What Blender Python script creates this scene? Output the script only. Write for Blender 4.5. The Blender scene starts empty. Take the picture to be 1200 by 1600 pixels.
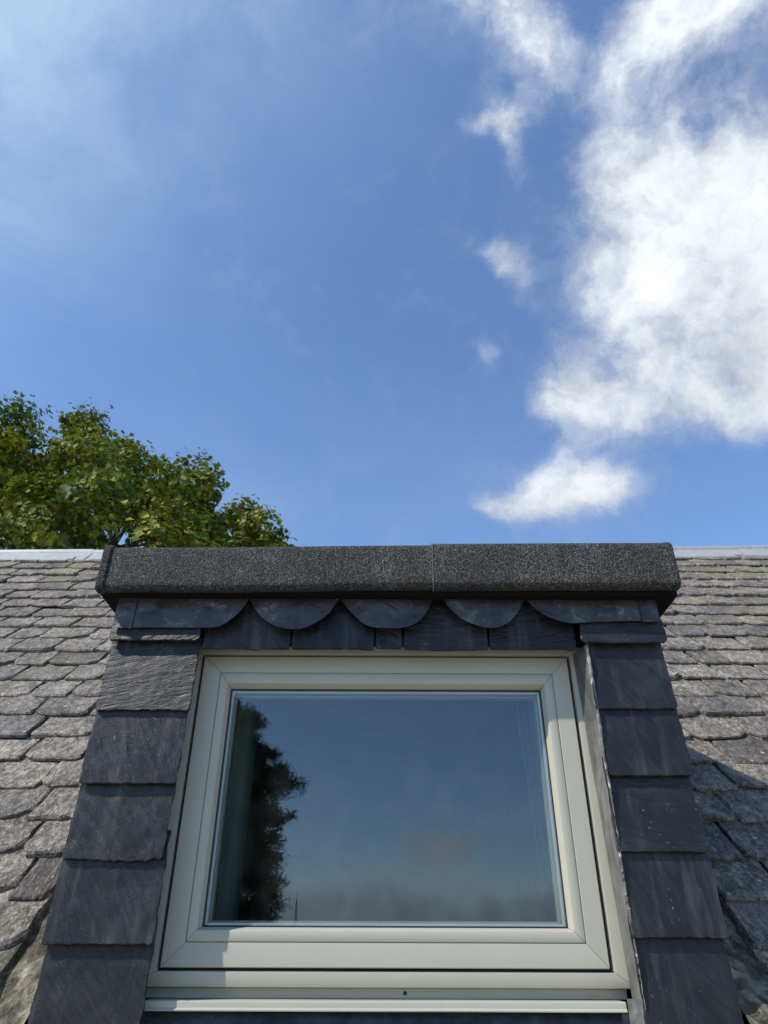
import bpy, bmesh, math, random
import numpy as np
from mathutils import Vector, Matrix, noise as mnoise

R = math.radians
sc = bpy.context.scene
col = sc.collection

# ------------------------------------------------------------------ camera
FOC, PITCH, ROLL = 1120.0, R(32.57), R(0.23)          # focal length in px of a 1200 px wide picture
cam_d = bpy.data.cameras.new('camera')
cam_d.sensor_fit = 'HORIZONTAL'
cam_d.sensor_width = 36.0
cam_d.lens = 36.0 * FOC / 1200.0
cam_d.clip_start = 0.05
cam_d.clip_end = 6000.0
cam = bpy.data.objects.new('camera', cam_d)
col.objects.link(cam)
fw = Vector((0, math.cos(PITCH), math.sin(PITCH)))
rt0 = Vector((1, 0, 0))
up0 = rt0.cross(fw)
rt = math.cos(ROLL) * rt0 + math.sin(ROLL) * up0
up = -math.sin(ROLL) * rt0 + math.cos(ROLL) * up0
m3 = Matrix((rt, up, -fw)).transposed()
cam.matrix_world = m3.to_4x4()
sc.camera = cam

# ------------------------------------------------------------------ sun, exposure
SUN_TO = Vector((-1.7, -1.0, 1.98)).normalized()       # towards the sun
sun_d = bpy.data.lights.new('sun', 'SUN')
sun_d.energy = 3.7
sun_d.angle = R(0.55)
sun_d.color = (1.0, 0.94, 0.84)
sun = bpy.data.objects.new('sun', sun_d)
col.objects.link(sun)
sun.rotation_euler = SUN_TO.to_track_quat('Z', 'Y').to_euler()
sc.view_settings.view_transform = 'Standard'
sc.view_settings.look = 'None'
sc.view_settings.exposure = 0.5
sc.view_settings.gamma = 1.0
sc.view_settings.use_curve_mapping = False
sc.render.engine = 'CYCLES'


# ------------------------------------------------------------------ node helper
class NT:
    def __init__(self, tree):
        self.t = tree
        self.n = tree.nodes
        self.l = tree.links

    def put(self, sock, v):
        if isinstance(v, bpy.types.NodeSocket):
            self.l.new(v, sock)
        elif v is not None:
            if hasattr(sock.default_value, '__len__') and not hasattr(v, '__len__'):
                v = (v,) * len(sock.default_value)
            if hasattr(v, '__len__') and hasattr(sock.default_value, '__len__') and len(sock.default_value) == 4 and len(v) == 3:
                v = (*v, 1.0)
            sock.default_value = v

    def node(self, typ, props=None, **ins):
        n = self.n.new(typ)
        for k, v in (props or {}).items():
            setattr(n, k, v)
        for k, v in ins.items():
            if k[0] == 'i' and k[1:].isdigit():
                self.put(n.inputs[int(k[1:])], v)
            else:
                self.put(n.inputs[k.replace('_', ' ')], v)
        return n

    def math(self, op, a, b=None, c=None, clamp=False):
        n = self.n.new('ShaderNodeMath')
        n.operation = op
        n.use_clamp = clamp
        self.put(n.inputs[0], a)
        if b is not None:
            self.put(n.inputs[1], b)
        if c is not None:
            self.put(n.inputs[2], c)
        return n.outputs[0]

    def vmath(self, op, a, b=None, scale=None):
        n = self.n.new('ShaderNodeVectorMath')
        n.operation = op
        self.put(n.inputs[0], a)
        if b is not None:
            self.put(n.inputs[1], b)
        if scale is not None:
            self.put(n.inputs['Scale'], scale)
        return n.outputs['Value'] if op in ('DOT_PRODUCT', 'LENGTH') else n.outputs[0]

    def noise(self, vec, scale, detail=4.0, rough=0.55, dist=0.0, color=False):
        n = self.node('ShaderNodeTexNoise', Vector=vec, Scale=scale, Detail=detail, Roughness=rough, Distortion=dist)
        return n.outputs['Color'] if color else n.outputs['Fac']

    def voronoi(self, vec, scale, out='Distance', feature='F1'):
        n = self.node('ShaderNodeTexVoronoi', {'feature': feature}, Vector=vec, Scale=scale)
        return n.outputs[out]

    def rng(self, v, a, b, c=0.0, d=1.0, smooth=False):
        n = self.node('ShaderNodeMapRange', {'interpolation_type': 'SMOOTHSTEP' if smooth else 'LINEAR'})
        for i, x in enumerate((v, a, b, c, d)):
            self.put(n.inputs[i], x)
        return n.outputs[0]

    def mix(self, f, a, b, mode='MIX'):
        n = self.n.new('ShaderNodeMix')
        n.data_type = 'RGBA'
        n.blend_type = mode
        self.put(n.inputs[0], f)
        self.put(n.inputs[6], a)
        self.put(n.inputs[7], b)
        return n.outputs[2]

    def ramp(self, f, stops):
        n = self.n.new('ShaderNodeValToRGB')
        e = n.color_ramp.elements
        while len(e) < len(stops):
            e.new(0.5)
        for i, (p, c) in enumerate(stops):
            e[i].position = p
            e[i].color = (*c, 1.0)
        self.put(n.inputs[0], f)
        return n.outputs[0]

    def bump(self, h, strength, dist, normal=None):
        n = self.node('ShaderNodeBump', Strength=strength, Distance=dist, Height=h)
        if normal is not None:
            self.put(n.inputs['Normal'], normal)
        return n.outputs[0]


# ------------------------------------------------------------------ sky: physical sky with cumulus and thin veils
world = bpy.data.worlds.new('World')
sc.world = world
world.use_nodes = True
W = NT(world.node_tree)
W.n.clear()
sun_el = math.asin(SUN_TO.z)
sun_az = math.atan2(SUN_TO.x, SUN_TO.y)
sky = W.node('ShaderNodeTexSky', {'sky_type': 'NISHITA', 'sun_disc': False, 'sun_elevation': sun_el,
                                  'sun_rotation': sun_az, 'air_density': 1.08, 'dust_density': 0.0,
                                  'ozone_density': 6.0, 'altitude': 60.0})
SKY_STRENGTH = 0.15
CLOUD_WHITE = 4.1
dirv = W.node('ShaderNodeTexCoord').outputs['Generated']
dirv = W.vmath('NORMALIZE', dirv)
w1 = W.vmath('SUBTRACT', W.noise(dirv, 6.0, 6.0, 0.62, color=True), (0.5, 0.5, 0.5))
dw = W.vmath('ADD', dirv, W.vmath('SCALE', w1, scale=0.10))


def sky_patch(az, el, ra, re, tilt=0.0, soft=1.0, vec=None):
    """soft oval region of the sky round a compass direction (degrees)"""
    a, e = R(az), R(el)
    c = Vector((math.sin(a) * math.cos(e), math.cos(a) * math.cos(e), math.sin(e)))
    e1 = Vector((math.cos(a), -math.sin(a), 0))
    e2 = e1.cross(c)
    t = R(tilt)
    f1, f2 = e1 * math.cos(t) + e2 * math.sin(t), -e1 * math.sin(t) + e2 * math.cos(t)
    v = vec or dw
    x = W.math('DIVIDE', W.vmath('DOT_PRODUCT', v, tuple(f1)), R(ra))
    y = W.math('DIVIDE', W.vmath('DOT_PRODUCT', v, tuple(f2)), R(re))
    d = W.math('ADD', W.math('MULTIPLY', x, x), W.math('MULTIPLY', y, y))
    front = W.math('GREATER_THAN', W.vmath('DOT_PRODUCT', v, tuple(c)), 0.2)
    g = W.math('EXPONENT', W.math('MULTIPLY', d, -soft))
    return W.math('MULTIPLY', g, front)


CLOUDS = [  # azimuth, elevation, half width, half height, tilt, amount
    (38.5, 45.5, 6.2, 6.4, 0, 1.12), (41.0, 52.0, 4.0, 3.6, 0, 0.60), (32.5, 52.0, 3.4, 3.6, 20, 0.58), (32.0, 48.0, 3.6, 4.6, 0, 0.58), (34.0, 37.0, 6.0, 3.0, -14, 1.0), (40.0, 38.5, 5.0, 4.0, 0, 0.85),
    (18.3, 41.4, 2.6, 3.2, -15, 0.98), (21.4, 38.6, 2.6, 1.8, -10, 0.78), (26.0, 40.4, 2.6, 2.6, 0, 0.62), (17.2, 33.6, 4.4, 3.0, 0, 1.05), (12.6, 33.2, 3.4, 1.2, 0, 0.66), (21.8, 32.9, 3.2, 1.5, 0, 0.62),
    (46.0, 61.0, 5.0, 2.8, -14, 0.98), (37.0, 61.5, 4.2, 2.6, 0, 0.48), (34.0, 57.0, 4.4, 3.0, 0, 0.34),
    (16.0, 67.2, 5.0, 2.0, -25, 0.80), (22.5, 63.6, 2.2, 3.4, 18, 0.56), (16.8, 58.8, 1.1, 3.6, 16, 0.50), (12.6, 60.4, 2.6, 1.1, -20, 0.44), (19.0, 60.5, 2.0, 1.6, 0, 0.36), (13.8, 51.8, 2.8, 1.6, -25, 0.50), (15.4, 49.8, 1.4, 2.2, 10, 0.40),
    (10.4, 44.2, 1.6, 1.2, -20, 0.40), (26.4, 45.0, 3.4, 3.4, 0, 0.60), (23.5, 49.5, 2.6, 3.4, 0, 0.44), (27.5, 54.5, 3.0, 3.0, 0, 0.36),
    (60.0, 40.0, 14.0, 9.0, 0, 1.0), (70.0, 62.0, 12.0, 7.0, 0, 0.8),
    # the half of the sky behind the photographer
    (175.7, 7.3, 3.2, 1.5, 0, 0.75), (186.5, 3.6, 7.0, 1.5, 0, 0.75), (168.0, 3.0, 9.0, 1.6, 0, 0.75), (182.0, 2.2, 40.0, 3.0, 0, 0.85), (190.0, 24.0, 6.0, 2.5, 20, 0.4),
    (163.0, 4.0, 4.0, 1.4, 0, 0.6), (225.0, 9.0, 9.0, 2.5, 0, 0.7), (130.0, 14.0, 10.0, 3.5, 0, 0.7), (270.0, 14.0, 11.0, 4.0, 0, 0.8),
    (310.0, 10.0, 12.0, 3.5, 0, 0.9), (100.0, 24.0, 12.0, 6.0, 0, 0.9),
]
bias = None
for az, el, ra, re, ti, am in CLOUDS:
    p = W.math('MULTIPLY', sky_patch(az, el, ra, re, ti), am)
    bias = p if bias is None else W.math('ADD', bias, p)
bias = W.math('MINIMUM', bias, 1.15)
fbm = W.noise(dw, 9.0, 12.0, 0.62, 0.0)
fbm2 = W.noise(dw, 24.0, 10.0, 0.64, 0.15)
fb = W.math('ADD', W.math('MULTIPLY', fbm, 0.65), W.math('MULTIPLY', fbm2, 0.35))
dens = W.math('ADD', W.math('MULTIPLY', bias, 0.62), W.math('MULTIPLY', W.math('SUBTRACT', fb, 0.5), 1.9))
cover = W.rng(dens, 0.0, 0.86, 0.0, 0.95, smooth=True)
cover = W.math('MULTIPLY', cover, W.rng(bias, 0.10, 0.75, 0.22, 1.0, smooth=True))
# slightly greyer folds inside the thick parts
fold = W.noise(W.vmath('ADD', dw, (0.03, -0.02, 0.05)), 7.0, 7.0, 0.55)
thick = W.rng(dens, 0.35, 0.95, 0.0, 1.0, smooth=True)
tone = W.math('ADD', W.math('MULTIPLY', thick, 0.14), W.rng(fold, 0.35, 0.7, 0.68, 0.95))
elev = W.node('ShaderNodeSeparateXYZ', i0=dirv).outputs['Z']
lowf = W.rng(elev, 0.055, 0.115, 0.0, 1.0, smooth=True)     # clouds near the horizon are dimmed and blued by the air in between
tone = W.math('MULTIPLY', tone, W.math('ADD', W.math('MULTIPLY', lowf, 0.30), 0.70))
# clouds towards the sun are brighter (light scattered forward through them)
tone = W.math('MULTIPLY', tone, W.rng(W.vmath('DOT_PRODUCT', dirv, tuple(SUN_TO)), -0.3, 0.6, 1.0, 1.6))
# thin high veil, densest on the sun's side of the sky
v1 = W.noise(W.vmath('MULTIPLY', dw, (2.0, 2.0, 4.0)), 1.6, 6.0, 0.6, 0.6)
veil = W.math('MULTIPLY', W.rng(v1, 0.34, 0.66, 0.35, 1.5), W.math('ADD',
        W.math('MULTIPLY', sky_patch(-66, 50, 16, 36, 0, 1.0, dirv), 0.85), W.math('MULTIPLY', sky_patch(-10, 33, 20, 7, 10, 1.0, dirv), 0.12)))
skyc = W.mix(veil, sky.outputs[0], (2.6, 3.5, 4.4))
cloudc = W.vmath('SCALE', W.mix(lowf, (0.70, 0.86, 1.06), (0.93, 0.97, 1.0)), scale=W.math('MULTIPLY', tone, CLOUD_WHITE))
skyc = W.mix(cover, skyc, cloudc)
bg = W.node('ShaderNodeBackground', Color=skyc, Strength=SKY_STRENGTH)
W.l.new(bg.outputs[0], W.node('ShaderNodeOutputWorld').inputs[0])


# ------------------------------------------------------------------ materials
def material(name):
    m = bpy.data.materials.new(name)
    m.use_nodes = True
    T = NT(m.node_tree)
    b = T.n['Principled BSDF']
    return m, T, b


def obj_coords(T):
    o = T.node('ShaderNodeTexCoord').outputs['Object']
    r = T.node('ShaderNodeObjectInfo').outputs['Random']
    off = T.vmath('SCALE', (37.0, 91.0, 53.0), scale=r)
    return T.vmath('ADD', o, off), r


def mat_roof_slate():
    m, T, b = material('weathered_slate')
    p, r = obj_coords(T)
    geo = T.node('ShaderNodeNewGeometry')
    wp = geo.outputs['Position']
    ps = T.vmath('MULTIPLY', p, (1.0, 0.55, 1.0))
    big = T.noise(p, 9.0, 5.0, 0.6, 0.5)
    mid = T.noise(ps, 55.0, 6.0, 0.68, 0.8)
    fine = T.noise(ps, 240.0, 4.0, 0.65)
    v = T.math('ADD', T.math('MULTIPLY', mid, 0.55), T.math('ADD', T.math('MULTIPLY', fine, 0.45), T.math('MULTIPLY', T.math('SUBTRACT', big, 0.5), 0.25)))
    c = T.ramp(v, [(0.33, (0.024, 0.022, 0.020)), (0.44, (0.080, 0.073, 0.065)), (0.51, (0.190, 0.175, 0.154)), (0.59, (0.35, 0.325, 0.287)), (0.68, (0.54, 0.52, 0.46))])
    # every slate its own tone: brown-grey, purple-grey, olive
    tint = T.ramp(r, [(0.0, (0.55, 0.51, 0.49)), (0.2, (1.02, 0.98, 0.92)), (0.42, (0.86, 0.75, 0.77)), (0.6, (1.20, 1.13, 1.03)), (0.8, (0.66, 0.63, 0.68)), (1.0, (1.02, 0.95, 0.83))])
    c = T.mix(1.0, c, tint, 'MULTIPLY')
    # olive lichen film, more of it near the ridge
    z = T.node('ShaderNodeSeparateXYZ', i0=wp).outputs['Z']
    lf = T.math('MULTIPLY', T.rng(T.noise(wp, 3.0, 4.0, 0.6), 0.48, 0.66, 0, 1, True), T.rng(z, 1.2, 2.7, 0.10, 0.60))
    c = T.mix(lf, c, T.mix(fine, (0.075, 0.066, 0.028), (0.30, 0.26, 0.13)))
    # pale lichen rosettes
    vd = T.voronoi(p, 26.0)
    vr = T.voronoi(p, 26.0, 'Color')
    sel = T.math('GREATER_THAN', T.node('ShaderNodeSeparateXYZ', i0=vr).outputs['X'], 0.86)
    ros = T.math('MULTIPLY', T.rng(T.math('ADD', vd, T.math('MULTIPLY', fine, 0.2)), 0.22, 0.30, 0.75, 0.0), sel)
    c = T.mix(ros, c, (0.52, 0.51, 0.46))
    T.put(b.inputs['Base Color'], c)
    T.put(b.inputs['Roughness'], T.rng(mid, 0.3, 0.7, 0.62, 0.9))
    b.inputs['Specular IOR Level'].default_value = 0.35
    h = T.math('ADD', T.math('MULTIPLY', mid, 0.7), T.math('ADD', T.math('MULTIPLY', fine, 0.35), T.math('MULTIPLY', T.noise(ps, 17.0, 3.0, 0.5, 1.0), 1.1)))
    T.put(b.inputs['Normal'], T.bump(h, 1.0, 0.011))
    return m


def mat_dark_slate():
    m, T, b = material('new_slate')
    p, r = obj_coords(T)
    rot = T.node('ShaderNodeVectorRotate', {'rotation_type': 'Y_AXIS'}, Vector=p, Angle=T.math('SUBTRACT', T.math('MULTIPLY', r, 2.0), 1.3)).outputs[0]
    st = T.vmath('MULTIPLY', rot, (6.0, 14.0, 34.0))
    streak = T.noise(st, 2.3, 8.0, 0.64, 0.6)
    broad = T.noise(rot, 8.0, 4.0, 0.55, 0.4)
    fine = T.noise(p, 190.0, 3.0, 0.6)
    c = T.ramp(T.math('ADD', T.math('MULTIPLY', broad, 0.6), T.math('MULTIPLY', streak, 0.4)),
               [(0.30, (0.005, 0.0055, 0.0068)), (0.52, (0.0115, 0.0122, 0.0140)), (0.72, (0.031, 0.032, 0.034))])
    c = T.mix(1.0, c, T.ramp(r, [(0.0, (0.62, 0.64, 0.70)), (0.35, (1.25, 1.2, 1.18)), (0.65, (0.80, 0.84, 0.90)), (1.0, (1.1, 1.15, 1.15))]), 'MULTIPLY')
    # pale scuffs and chisel flecks, rising streaks of dust
    fl = T.noise(T.vmath('MULTIPLY', rot, (30.0, 60.0, 110.0)), 1.4, 3.0, 0.7)
    patch = T.rng(T.noise(p, 7.0, 3.0, 0.5), 0.46, 0.66, 0, 1, True)
    fk = T.math('MULTIPLY', T.rng(fl, 0.66, 0.74, 0, 0.8, True), patch)
    dust = T.math('MULTIPLY', T.rng(T.noise(T.vmath('MULTIPLY', p, (26.0, 26.0, 2.5)), 1.0, 4.0, 0.6), 0.5, 0.75, 0, 0.22, True), 1.0)
    c = T.mix(dust, c, (0.15, 0.15, 0.145))
    c = T.mix(fk, c, (0.36, 0.36, 0.35))
    T.put(b.inputs['Base Color'], c)
    T.put(b.inputs['Roughness'], T.rng(streak, 0.3, 0.7, 0.30, 0.52))
    b.inputs['Specular IOR Level'].default_value = 0.38
    h = T.math('ADD', T.math('MULTIPLY', streak, T.rng(r, 0.0, 1.0, 0.6, 1.3)), T.math('ADD', T.math('MULTIPLY', broad, 1.2), T.math('MULTIPLY', fine, 0.14)))
    T.put(b.inputs['Normal'], T.bump(h, 0.62, 0.006))
    return m


def mat_felt():
    m, T, b = material('mineral_felt')
    p, r = obj_coords(T)
    vc = T.node('ShaderNodeSeparateXYZ', i0=T.voronoi(p, 310.0, 'Color')).outputs['X']
    vd = T.voronoi(p, 310.0)
    n = T.noise(p, 120.0, 4.0, 0.6)
    g = T.math('ADD', T.math('MULTIPLY', vc, 0.65), T.math('MULTIPLY', n, 0.35))
    c = T.ramp(g, [(0.20, (0.012, 0.012, 0.013)), (0.5, (0.045, 0.046, 0.047)), (0.72, (0.10, 0.101, 0.102)), (0.92, (0.24, 0.24, 0.24))])
    wash = T.math('MULTIPLY', T.rng(T.noise(T.vmath('MULTIPLY', p, (14.0, 14.0, 1.2)), 1.0, 4.0, 0.6), 0.35, 0.7, 0.78, 1.15), T.rng(T.noise(p, 4.0, 4.0, 0.6), 0.35, 0.68, 0.72, 1.2))
    c = T.vmath('SCALE', c, scale=T.math('MULTIPLY', wash, T.rng(r, 0.0, 1.0, 0.85, 1.15)))
    T.put(b.inputs['Base Color'], c)
    b.inputs['Roughness'].default_value = 0.82
    b.inputs['Specular IOR Level'].default_value = 0.35
    h = T.math('SUBTRACT', T.math('MULTIPLY', n, 0.9), vd)
    T.put(b.inputs['Normal'], T.bump(h, 1.0, 0.007))
    return m


def mat_lead(name, base, rough, metal, wave, lo=0.62, hi=1.3, oxide=0.25):
    m, T, b = material(name)
    p, r = obj_coords(T)
    big = T.noise(p, 10.0, 5.0, 0.6, 0.8)
    run = T.noise(T.vmath('MULTIPLY', p, (30.0, 30.0, 4.0)), 1.0, 5.0, 0.6)
    c = T.mix(T.rng(T.math('ADD', T.math('MULTIPLY', big, 0.6), T.math('MULTIPLY', run, 0.4)), 0.38, 0.64, 0, 1, True),
              tuple(x * lo for x in base), tuple(x * hi for x in base))
    ox = T.rng(T.math('ADD', T.noise(p, 38.0, 6.0, 0.7, 0.8), T.math('MULTIPLY', big, 0.5)), 0.80, 1.0, 0.0, oxide, True)
    c = T.mix(ox, c, (0.42, 0.42, 0.41))
    T.put(b.inputs['Base Color'], c)
    b.inputs['Metallic'].default_value = metal
    T.put(b.inputs['Roughness'], T.rng(run, 0.3, 0.7, rough - 0.08, rough + 0.12))
    T.put(b.inputs['Normal'], T.bump(T.math('ADD', T.noise(p, 14.0, 3.0, 0.5, 0.6), T.math('MULTIPLY', T.noise(p, 70.0, 3.0), 0.12)), wave, 0.01))
    return m


def mat_paint():
    m, T, b = material('window_paint')
    p = T.node('ShaderNodeTexCoord').outputs['Object']
    n = T.noise(p, 6.0, 4.0, 0.6)
    c = T.mix(n, (0.372, 0.360, 0.290), (0.405, 0.392, 0.318))
    # fly specks and rain grime
    sp = T.voronoi(p, 55.0)
    sel = T.math('GREATER_THAN', T.node('ShaderNodeSeparateXYZ', i0=T.voronoi(p, 55.0, 'Color')).outputs['Y'], 0.94)
    c = T.mix(T.math('MULTIPLY', T.rng(sp, 0.03, 0.07, 0.8, 0.0), sel), c, (0.08, 0.07, 0.05))
    gr = T.rng(T.noise(T.vmath('MULTIPLY', p, (16.0, 16.0, 9.0)), 1.0, 6.0, 0.7), 0.52, 0.78, 0.0, 0.30, True)
    c = T.mix(gr, c, (0.33, 0.32, 0.25))
    T.put(b.inputs['Base Color'], c)
    b.inputs['Roughness'].default_value = 0.36
    T.put(b.inputs['Normal'], T.bump(T.noise(p, 260.0, 2.0), 0.05, 0.001))
    return m


def simple(name, c, rough=0.7, metal=0.0, var=0.25, scale=12.0, bump=0.0):
    m, T, b = material(name)
    p = T.node('ShaderNodeTexCoord').outputs['Object']
    n = T.noise(p, scale, 5.0, 0.6)
    T.put(b.inputs['Base Color'], T.mix(n, tuple(x * (1 - var) for x in c), tuple(x * (1 + var) for x in c)))
    b.inputs['Roughness'].default_value = rough
    b.inputs['Metallic'].default_value = metal
    if bump:
        T.put(b.inputs['Normal'], T.bump(T.noise(p, scale * 4, 5.0, 0.65), 0.7, bump))
    return m


def mat_glass():
    m, T, b = material('window_glass')
    T.n.remove(b)
    out = T.n['Material Output']
    g = T.node('ShaderNodeNewGeometry')
    c = T.math('ABSOLUTE', T.vmath('DOT_PRODUCT', g.outputs['Normal'], g.outputs['Incoming']))
    k = T.math('POWER', T.math('SUBTRACT', 1.0, c, clamp=True), 5.0)
    f = T.math('ADD', T.math('MULTIPLY', k, 0.94), 0.042)
    p = T.node('ShaderNodeTexCoord').outputs['Object']
    dust = T.rng(T.noise(p, 14.0, 4.0, 0.6), 0.45, 0.8, 0.0, 0.012)
    sp = T.voronoi(p, 24.0)
    sel = T.math('GREATER_THAN', T.node('ShaderNodeSeparateXYZ', i0=T.voronoi(p, 24.0, 'Color')).outputs['X'], 0.90)
    dust = T.math('ADD', dust, T.math('MULTIPLY', T.rng(sp, 0.015, 0.04, 0.5, 0.0), sel))
    nrm = T.bump(T.noise(p, 4.0, 1.0), 0.02, 0.003)
    gl = T.node('ShaderNodeBsdfGlossy', Color=(0.97, 0.98, 1.0), Roughness=0.0, Normal=nrm)
    tr = T.node('ShaderNodeBsdfTransparent', Color=(0.93, 0.95, 0.95))
    df = T.node('ShaderNodeBsdfDiffuse', Color=(0.6, 0.6, 0.58))
    mx = T.node('ShaderNodeMixShader', i0=f, i1=tr.outputs[0], i2=gl.outputs[0])
    mx2 = T.node('ShaderNodeMixShader', i0=dust, i1=mx.outputs[0], i2=df.outputs[0])
    T.l.new(mx2.outputs[0], out.inputs[0])
    return m


def mat_leaf(name, stops, trans, big):
    m, T, b = material(name)
    out = T.n['Material Output']
    g = T.node('ShaderNodeNewGeometry')
    isl = g.outputs['Random Per Island']
    n = T.noise(g.outputs['Position'], big, 3.0, 0.6)
    f = T.math('ADD', T.math('MULTIPLY', isl, 0.45), T.rng(n, 0.3, 0.7, 0.0, 0.55))
    c = T.ramp(f, stops)
    T.put(b.inputs['Base Color'], c)
    b.inputs['Roughness'].default_value = 0.55
    b.inputs['Specular IOR Level'].default_value = 0.18
    t = T.node('ShaderNodeBsdfTranslucent', Color=T.mix(0.5, c, (0.30, 0.34, 0.03)))
    mx = T.node('ShaderNodeMixShader', i0=trans, i1=b.outputs[0], i2=t.outputs[0])
    T.l.new(mx.outputs[0], out.inputs[0])
    return m


def mat_mortar():
    m, T, b = material('mossy_mortar')
    p = T.node('ShaderNodeTexCoord').outputs['Object']
    n = T.noise(p, 14.0, 6.0, 0.65, 0.6)
    f = T.noise(p, 90.0, 4.0, 0.6)
    c = T.ramp(n, [(0.38, (0.030, 0.027, 0.019)), (0.48, (0.11, 0.095, 0.062)), (0.58, (0.27, 0.24, 0.17)), (0.72, (0.48, 0.43, 0.32))])
    c = T.mix(T.rng(f, 0.55, 0.75, 0, 0.7), c, (0.06, 0.055, 0.03))
    T.put(b.inputs['Base Color'], c)
    b.inputs['Roughness'].default_value = 0.9
    T.put(b.inputs['Normal'], T.bump(T.math('ADD', n, T.math('MULTIPLY', f, 0.4)), 1.0, 0.03))
    return m


def mat_ground():
    m, T, b = material('bounce_ground')
    p = T.node('ShaderNodeTexCoord').outputs['Object']
    n = T.noise(p, 0.12, 6.0, 0.6)
    f = T.noise(p, 3.0, 5.0, 0.6)
    near = T.rng(T.vmath('LENGTH', p), 25.0, 60.0, 1.0, 0.0, True)
    grass = T.mix(n, (0.055, 0.075, 0.025), (0.12, 0.115, 0.06))
    bounce_yard = T.mix(f, (0.42, 0.39, 0.34), (0.56, 0.53, 0.47))  # unseen ground made pale near the house to bounce light onto the dormer
    T.put(b.inputs['Base Color'], T.mix(near, grass, bounce_yard))
    b.inputs['Roughness'].default_value = 0.95
    return m


M_ROOF = mat_roof_slate()
M_DARK = mat_dark_slate()
M_FELT = mat_felt()
M_LEAD = mat_lead('oiled_lead', (0.052, 0.048, 0.045), 0.31, 0.30, 0.6, 0.7, 1.25, 0.3)
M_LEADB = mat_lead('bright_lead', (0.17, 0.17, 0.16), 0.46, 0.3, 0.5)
M_APRON = mat_lead('apron_lead', (0.085, 0.10, 0.125), 0.42, 0.3, 0.6)
M_ZINC = mat_lead('ridge_zinc', (0.33, 0.34, 0.335), 0.5, 0.2, 0.03, 0.9, 1.08)
M_PAINT = mat_paint()
M_GLASS = mat_glass()
M_GASKET = simple('rubber_gasket', (0.012, 0.012, 0.012), 0.6)
M_SPACER = simple('spacer_metal', (0.55, 0.58, 0.58), 0.4, 0.5, 0.05)
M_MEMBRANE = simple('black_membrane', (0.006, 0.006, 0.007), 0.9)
M_MEMBRANE.node_tree.nodes['Principled BSDF'].inputs['Specular IOR Level'].default_value = 0.15
M_DECK = simple('roof_underlay', (0.03, 0.028, 0.026), 0.9)
M_RENDER = simple('harled_wall', (0.46, 0.42, 0.36), 0.9, 0, 0.12, 3.0, 0.01)
M_ROOM = simple('room_plaster', (0.16, 0.16, 0.155), 0.9)
M_CURTAIN = simple('curtain_cloth', (0.11, 0.13, 0.12), 0.9, 0, 0.12, 20.0)
M_MORTAR = mat_mortar()
M_BARK = simple('bark', (0.055, 0.043, 0.032), 0.9, 0, 0.4, 8.0, 0.01)
M_MAPLE = mat_leaf('maple_leaf', [(0.08, (0.020, 0.044, 0.007)), (0.36, (0.055, 0.098, 0.010)), (0.58, (0.125, 0.165, 0.014)), (0.80, (0.27, 0.245, 0.022)), (0.97, (0.20, 0.125, 0.024))], 0.18, 1.0)
M_PINE = mat_leaf('pine_needle', [(0.1, (0.014, 0.026, 0.012)), (0.55, (0.030, 0.048, 0.018)), (0.95, (0.055, 0.066, 0.028))], 0.08, 0.8)
M_STEEL = simple('mast_steel', (0.12, 0.12, 0.12), 0.6, 0.5)
M_FEATHER_L = simple('pale_feather', (0.78, 0.78, 0.76), 0.7)
M_FEATHER_D = simple('dark_feather', (0.03, 0.03, 0.032), 0.7)


# ------------------------------------------------------------------ object helpers
def empty(name, loc, label=None, cat=None, group=None, kind=None):
    o = bpy.data.objects.new(name, None)
    o.empty_display_size = 0.2
    o.location = loc
    col.objects.link(o)
    tag(o, label, cat, group, kind)
    return o


def tag(o, label=None, cat=None, group=None, kind=None):
    for k, v in (('label', label), ('category', cat), ('group', group), ('kind', kind)):
        if v:
            o[k] = v
    return o


def set_parent(o, parent):
    """geometry is written in world coordinates: keep it there under a moved parent"""
    if parent is not None:
        o.parent = parent
        o.matrix_parent_inverse = WORLD[parent.name].inverted() if parent.name in WORLD else Matrix.Translation(parent.location).inverted()


WORLD = {}


def mesh_obj(name, verts, faces, mat, parent=None, smooth=None):
    me = bpy.data.meshes.new(name)
    me.from_pydata([tuple(v) for v in verts], [], faces)
    me.update()
    if mat:
        me.materials.append(mat)
    if smooth is not None:
        me.polygons.foreach_set('use_smooth', [True] * len(me.polygons))
        me.set_sharp_from_angle(angle=R(smooth))
    o = bpy.data.objects.new(name, me)
    col.objects.link(o)
    WORLD[o.name] = Matrix.Identity(4)
    set_parent(o, parent)
    return o


def fix_normals(o):
    bm = bmesh.new()
    bm.from_mesh(o.data)
    bmesh.ops.recalc_face_normals(bm, faces=bm.faces)
    bm.to_mesh(o.data)
    bm.free()
    return o


def box_obj(name, lo, hi, mat, parent=None, bevel=0.0, seg=2):
    bm = bmesh.new()
    bmesh.ops.create_cube(bm, size=1.0)
    for v in bm.verts:
        v.co = Vector([lo[i] + (v.co[i] + 0.5) * (hi[i] - lo[i]) for i in range(3)])
    if bevel:
        bmesh.ops.bevel(bm, geom=bm.edges[:], offset=bevel, segments=seg, profile=0.5, affect='EDGES')
    me = bpy.data.meshes.new(name)
    bm.to_mesh(me)
    bm.free()
    me.materials.append(mat)
    if bevel:
        me.polygons.foreach_set('use_smooth', [True] * len(me.polygons))
        me.set_sharp_from_angle(angle=R(40))
    o = bpy.data.objects.new(name, me)
    col.objects.link(o)
    WORLD[o.name] = Matrix.Identity(4)
    set_parent(o, parent)
    return o


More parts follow.
